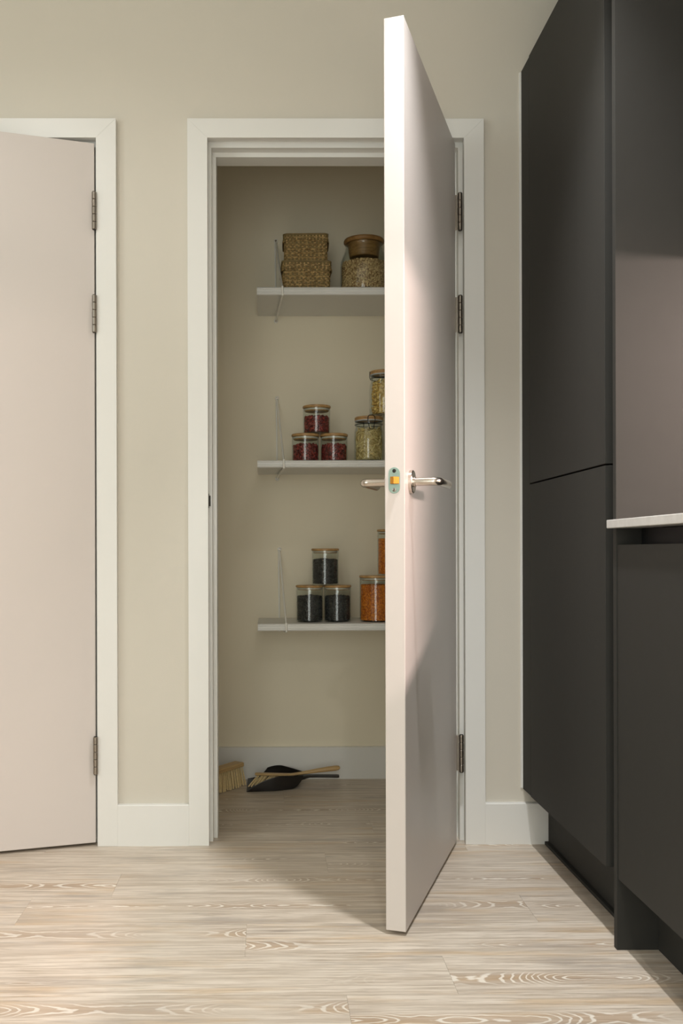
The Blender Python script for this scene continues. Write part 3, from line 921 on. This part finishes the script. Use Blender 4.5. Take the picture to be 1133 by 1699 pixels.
def woven_box(loc, W, D, H, LW, LH, label, seed, rz):
    rng = random.Random(seed)
    e = empty('woven_box', loc, rz)
    tag(e, label, 'box', 'woven boxes')
    # inner lining keeps it solid
    P = [(p[0], p[1]) for p in rrect(W - .001, D - .001, .011, 5)]
    base = MB().prism(P, 0, H - LH * .3, 'z').build('box_body', 'stake', e)
    s_, u_ = weave_wall(W, D, .012, .0005, H - LH * .25, int(H / .0074), 34, 0.0, .0019, rng)
    tag(s_.build('weave', 'weave', base, smooth=50), kind='stuff')
    tag(u_.build('stakes', 'stake', base), kind='stuff')
    # lid
    lw = LW - W
    P = [(p[0], p[1]) for p in rrect(LW - .001, D + lw - .001, .014, 5)]
    lid = MB().prism(P, H - .006, H - .0015, 'z').build('lid', 'stake', e)
    s_, u_ = weave_wall(LW, D + lw, .015, H - LH, H - .0006, max(3, int(LH / .0056)), 46, -.0050, .0009, rng)
    # saggy lower rim: lower towards the corners
    def sag(v):
        return [(x, y, z - (0.010 * (min(1.0, abs(x) / (LW / 2)) ** 3) * (1 - (z - (H - LH)) / LH)) if True else z) for x, y, z in v]
    s_.v = sag(s_.v); u_.v = sag(u_.v)
    tag(s_.build('lid_weave', 'weave', lid, smooth=50), kind='stuff')
    tag(u_.build('lid_stakes', 'stake', lid), kind='stuff')
    # rolled top edge
    pp = [(x, y, H - .0016) for x, y, nx, ny in perimeter(LW - .006, D + lw - .006, .013, 60)]
    MB().tube(pp, .0016, 6, closed=True).build('rolled_edge', 'weave', lid, smooth=60)
DB = 3.425 - 2.792
woven_box((.1325, DB, ZS1), .158, .112, .1090, .173, .027, 'woven palm box with lid, the wider lower one of the stacked pair', 4, R(1.5))
woven_box((.1325, DB, ZS1 + .1095), .144, .100, .0945, .158, .023, 'woven palm box with lid, the smaller one stacked on top', 6, R(-1.5))

# ------------------------------------------------------------------ dustpan, brush, broom head
dp = empty('dustpan', (-.077, 3.487 - 2.792, 0))
tag(dp, 'black dustpan with a flat handle lying on the pantry floor', 'dustpan')
NU, NV = 22, 24
def pan_pt(u, v):
    """u: mouth 0 -> back 1, v: -1..1 across"""
    x = .198 * u
    half = .100 - .012 * u - .055 * max(0.0, u - .45) ** 1.6 / (.55 ** 1.6)
    wall = .050 * (1 - (1 - min(1, u / .62)) ** 1.8) * (1.0 - .22 * max(0, u - .62) / .38)
    s_ = abs(v)
    if s_ < .80:
        y = half * (s_ / .80) * .93; z = 0.0
        ub = max(0.0, (u - .80) / .20)
        z = wall * .82 * ub ** 2
    else:
        t_ = (s_ - .80) / .20
        y = half * (.93 + .07 * math.sin(t_ * math.pi / 2)); zb = wall * .82 * max(0.0, (u - .80) / .20) ** 2
        z = zb + (wall - zb) * (1 - math.cos(t_ * math.pi / 2))
    return (x, math.copysign(y, v), z + .0012)
def shell_grid(fn, nu, nv, th):
    vs = []; fs = []
    for lay in (0, th):
        for i in range(nu + 1):
            for j in range(nv + 1):
                x, y, z = fn(i / nu, -1 + 2 * j / nv)
                vs.append((x, y * (1 - lay * 3), z + lay))
    off = (nu + 1) * (nv + 1); I = lambda i, j: i * (nv + 1) + j
    for i in range(nu):
        for j in range(nv):
            q = (I(i, j), I(i + 1, j), I(i + 1, j + 1), I(i, j + 1))
            fs.append(q[::-1]); fs.append(tuple(a + off for a in q))
    edge = [I(0, j) for j in range(nv + 1)] + [I(i, nv) for i in range(1, nu + 1)] + [I(nu, j) for j in range(nv - 1, -1, -1)] + [I(i, 0) for i in range(nu - 1, 0, -1)]
    for a, b in zip(edge, edge[1:] + edge[:1]):
        fs.append((a, b, b + off, a + off))
    return MB().add(vs, fs)
shell_grid(pan_pt, NU, NV, .0022).build('pan', 'pan', dp, smooth=40)
# handle: tapering flat arm
vs = []; fs = []
prof = [(.182, .034, .024, .012), (.200, .027, .030, .011), (.222, .016, .0335, .010), (.250, .0125, .0335, .010), (.290, .0135, .033, .010), (.318, .0150, .0325, .0105), (.326, .0130, .0325, .009)]
for (x, hw, zc, th) in prof:
    for k in range(10):
        a = 2 * math.pi * k / 10
        vs.append((x, hw * math.copysign(abs(math.cos(a)) ** .7, math.cos(a)), zc + th / 2 * math.copysign(abs(math.sin(a)) ** .7, math.sin(a))))
for i in range(len(prof) - 1):
    for k in range(10):
        fs.append((i * 10 + k, i * 10 + (k + 1) % 10, (i + 1) * 10 + (k + 1) % 10, (i + 1) * 10 + k))
fs.append(tuple(range(10))); fs.append(tuple((len(prof) - 1) * 10 + k for k in range(10))[::-1])
MB().add(vs, fs).build('handle', 'pan', dp, smooth=45)

def bristle_mesh(rows, cols, fn, per, r, rng, seg=5):
    m = MB()
    for i in range(rows):
        for j in range(cols):
            for k in range(per):
                a, b = fn(i, j, rng)
                m.tube([a, tuple((p + q) / 2 for p, q in zip(a, b)), b], [r * .7, r, r * 1.15], seg)
    return m

hb = empty('hand_brush', (-.045, 3.470 - 2.792, .0))
tag(hb, 'small wooden hand brush with pale bristles lying in the dustpan', 'brush')
# wooden back blending into the handle; cross sections (x, y, z, half width, half height)
secs = [(-.004, 0, .0445, .010, .0030), (.000, 0, .0450, .0150, .0042), (.050, 0, .0435, .0165, .0042), (.100, .002, .0415, .0160, .0042), (.122, .004, .0410, .0120, .0042), (.140, .005, .0430, .0080, .0048), (.170, .006, .0475, .0078, .0056), (.215, .007, .0545, .0110, .0072), (.255, .008, .0595, .0130, .0085), (.282, .009, .0625, .0125, .0088), (.293, .009, .0635, .0095, .0070), (.297, .009, .0638, .004, .003)]
vs = []; fs = []
for (x, y, z, hw, hh) in secs:
    for k in range(14):
        a = 2 * math.pi * k / 14
        vs.append((x, y + hw * math.copysign(abs(math.cos(a)) ** .75, math.cos(a)), z + hh * math.copysign(abs(math.sin(a)) ** .75, math.sin(a))))
for i in range(len(secs) - 1):
    for k in range(14):
        fs.append((i * 14 + k, i * 14 + (k + 1) % 14, (i + 1) * 14 + (k + 1) % 14, (i + 1) * 14 + k))
fs.append(tuple(range(14))); fs.append(tuple((len(secs) - 1) * 14 + k for k in range(14))[::-1])
MB().add(vs, fs).build('wooden_back', 'brushwood', hb, smooth=45)
rng = random.Random(3)
def hb_fn(i, j, rng):
    x = .006 + .105 * j / 15 + rng.uniform(-.003, .003); y = -.011 + .022 * i / 2 + rng.uniform(-.003, .003)
    zt = .041 - .003 * j / 15
    L_ = .038
    return (x, y, zt), (x - .030 + rng.uniform(-.004, .004), y - .016 + rng.uniform(-.004, .004), max(.0065, zt - L_ + rng.uniform(-.003, .003) + .010 * (j / 15)))
tag(bristle_mesh(3, 16, hb_fn, 1, .0020, rng).build('bristles', 'bristle', hb, smooth=60), 'pale natural bristles', kind='stuff')

ax = Vector((.566, .824, 0))
bh = empty('broom_head', (-.166, 3.412 - 2.792, 0), math.atan2(ax.y, ax.x))
tag(bh, 'pale wooden broom head standing on its bristles beside the doorway', 'broom')
MB().prism([(-.022, .0), (.022, .0), (.022, .011), (.018, .0145), (-.018, .0145), (-.022, .011)], -.105, .106, 'x').build('wooden_block', 'brushwood', bh, bevel=.001, loc=(0, 0, .0685))
rng = random.Random(9)
def bh_fn(i, j, rng):
    x = -.098 + .196 * j / 21; y = -.016 + .032 * i / 3
    ox, oy = rng.uniform(-.0032, .0032), rng.uniform(-.003, .003)
    sx = .010 * (x / .098) ** 1 if x > 0 else .014 * (x / .098)
    return (x + ox * .4, y + oy * .4, .071), (x + ox + sx, y + oy * 1.3 + y * .35, .0012 + rng.uniform(0, .003))
tag(bristle_mesh(4, 22, bh_fn, 1, .0027, rng).build('bristles', 'bristle', bh, smooth=60), 'pale natural bristles', kind='stuff')
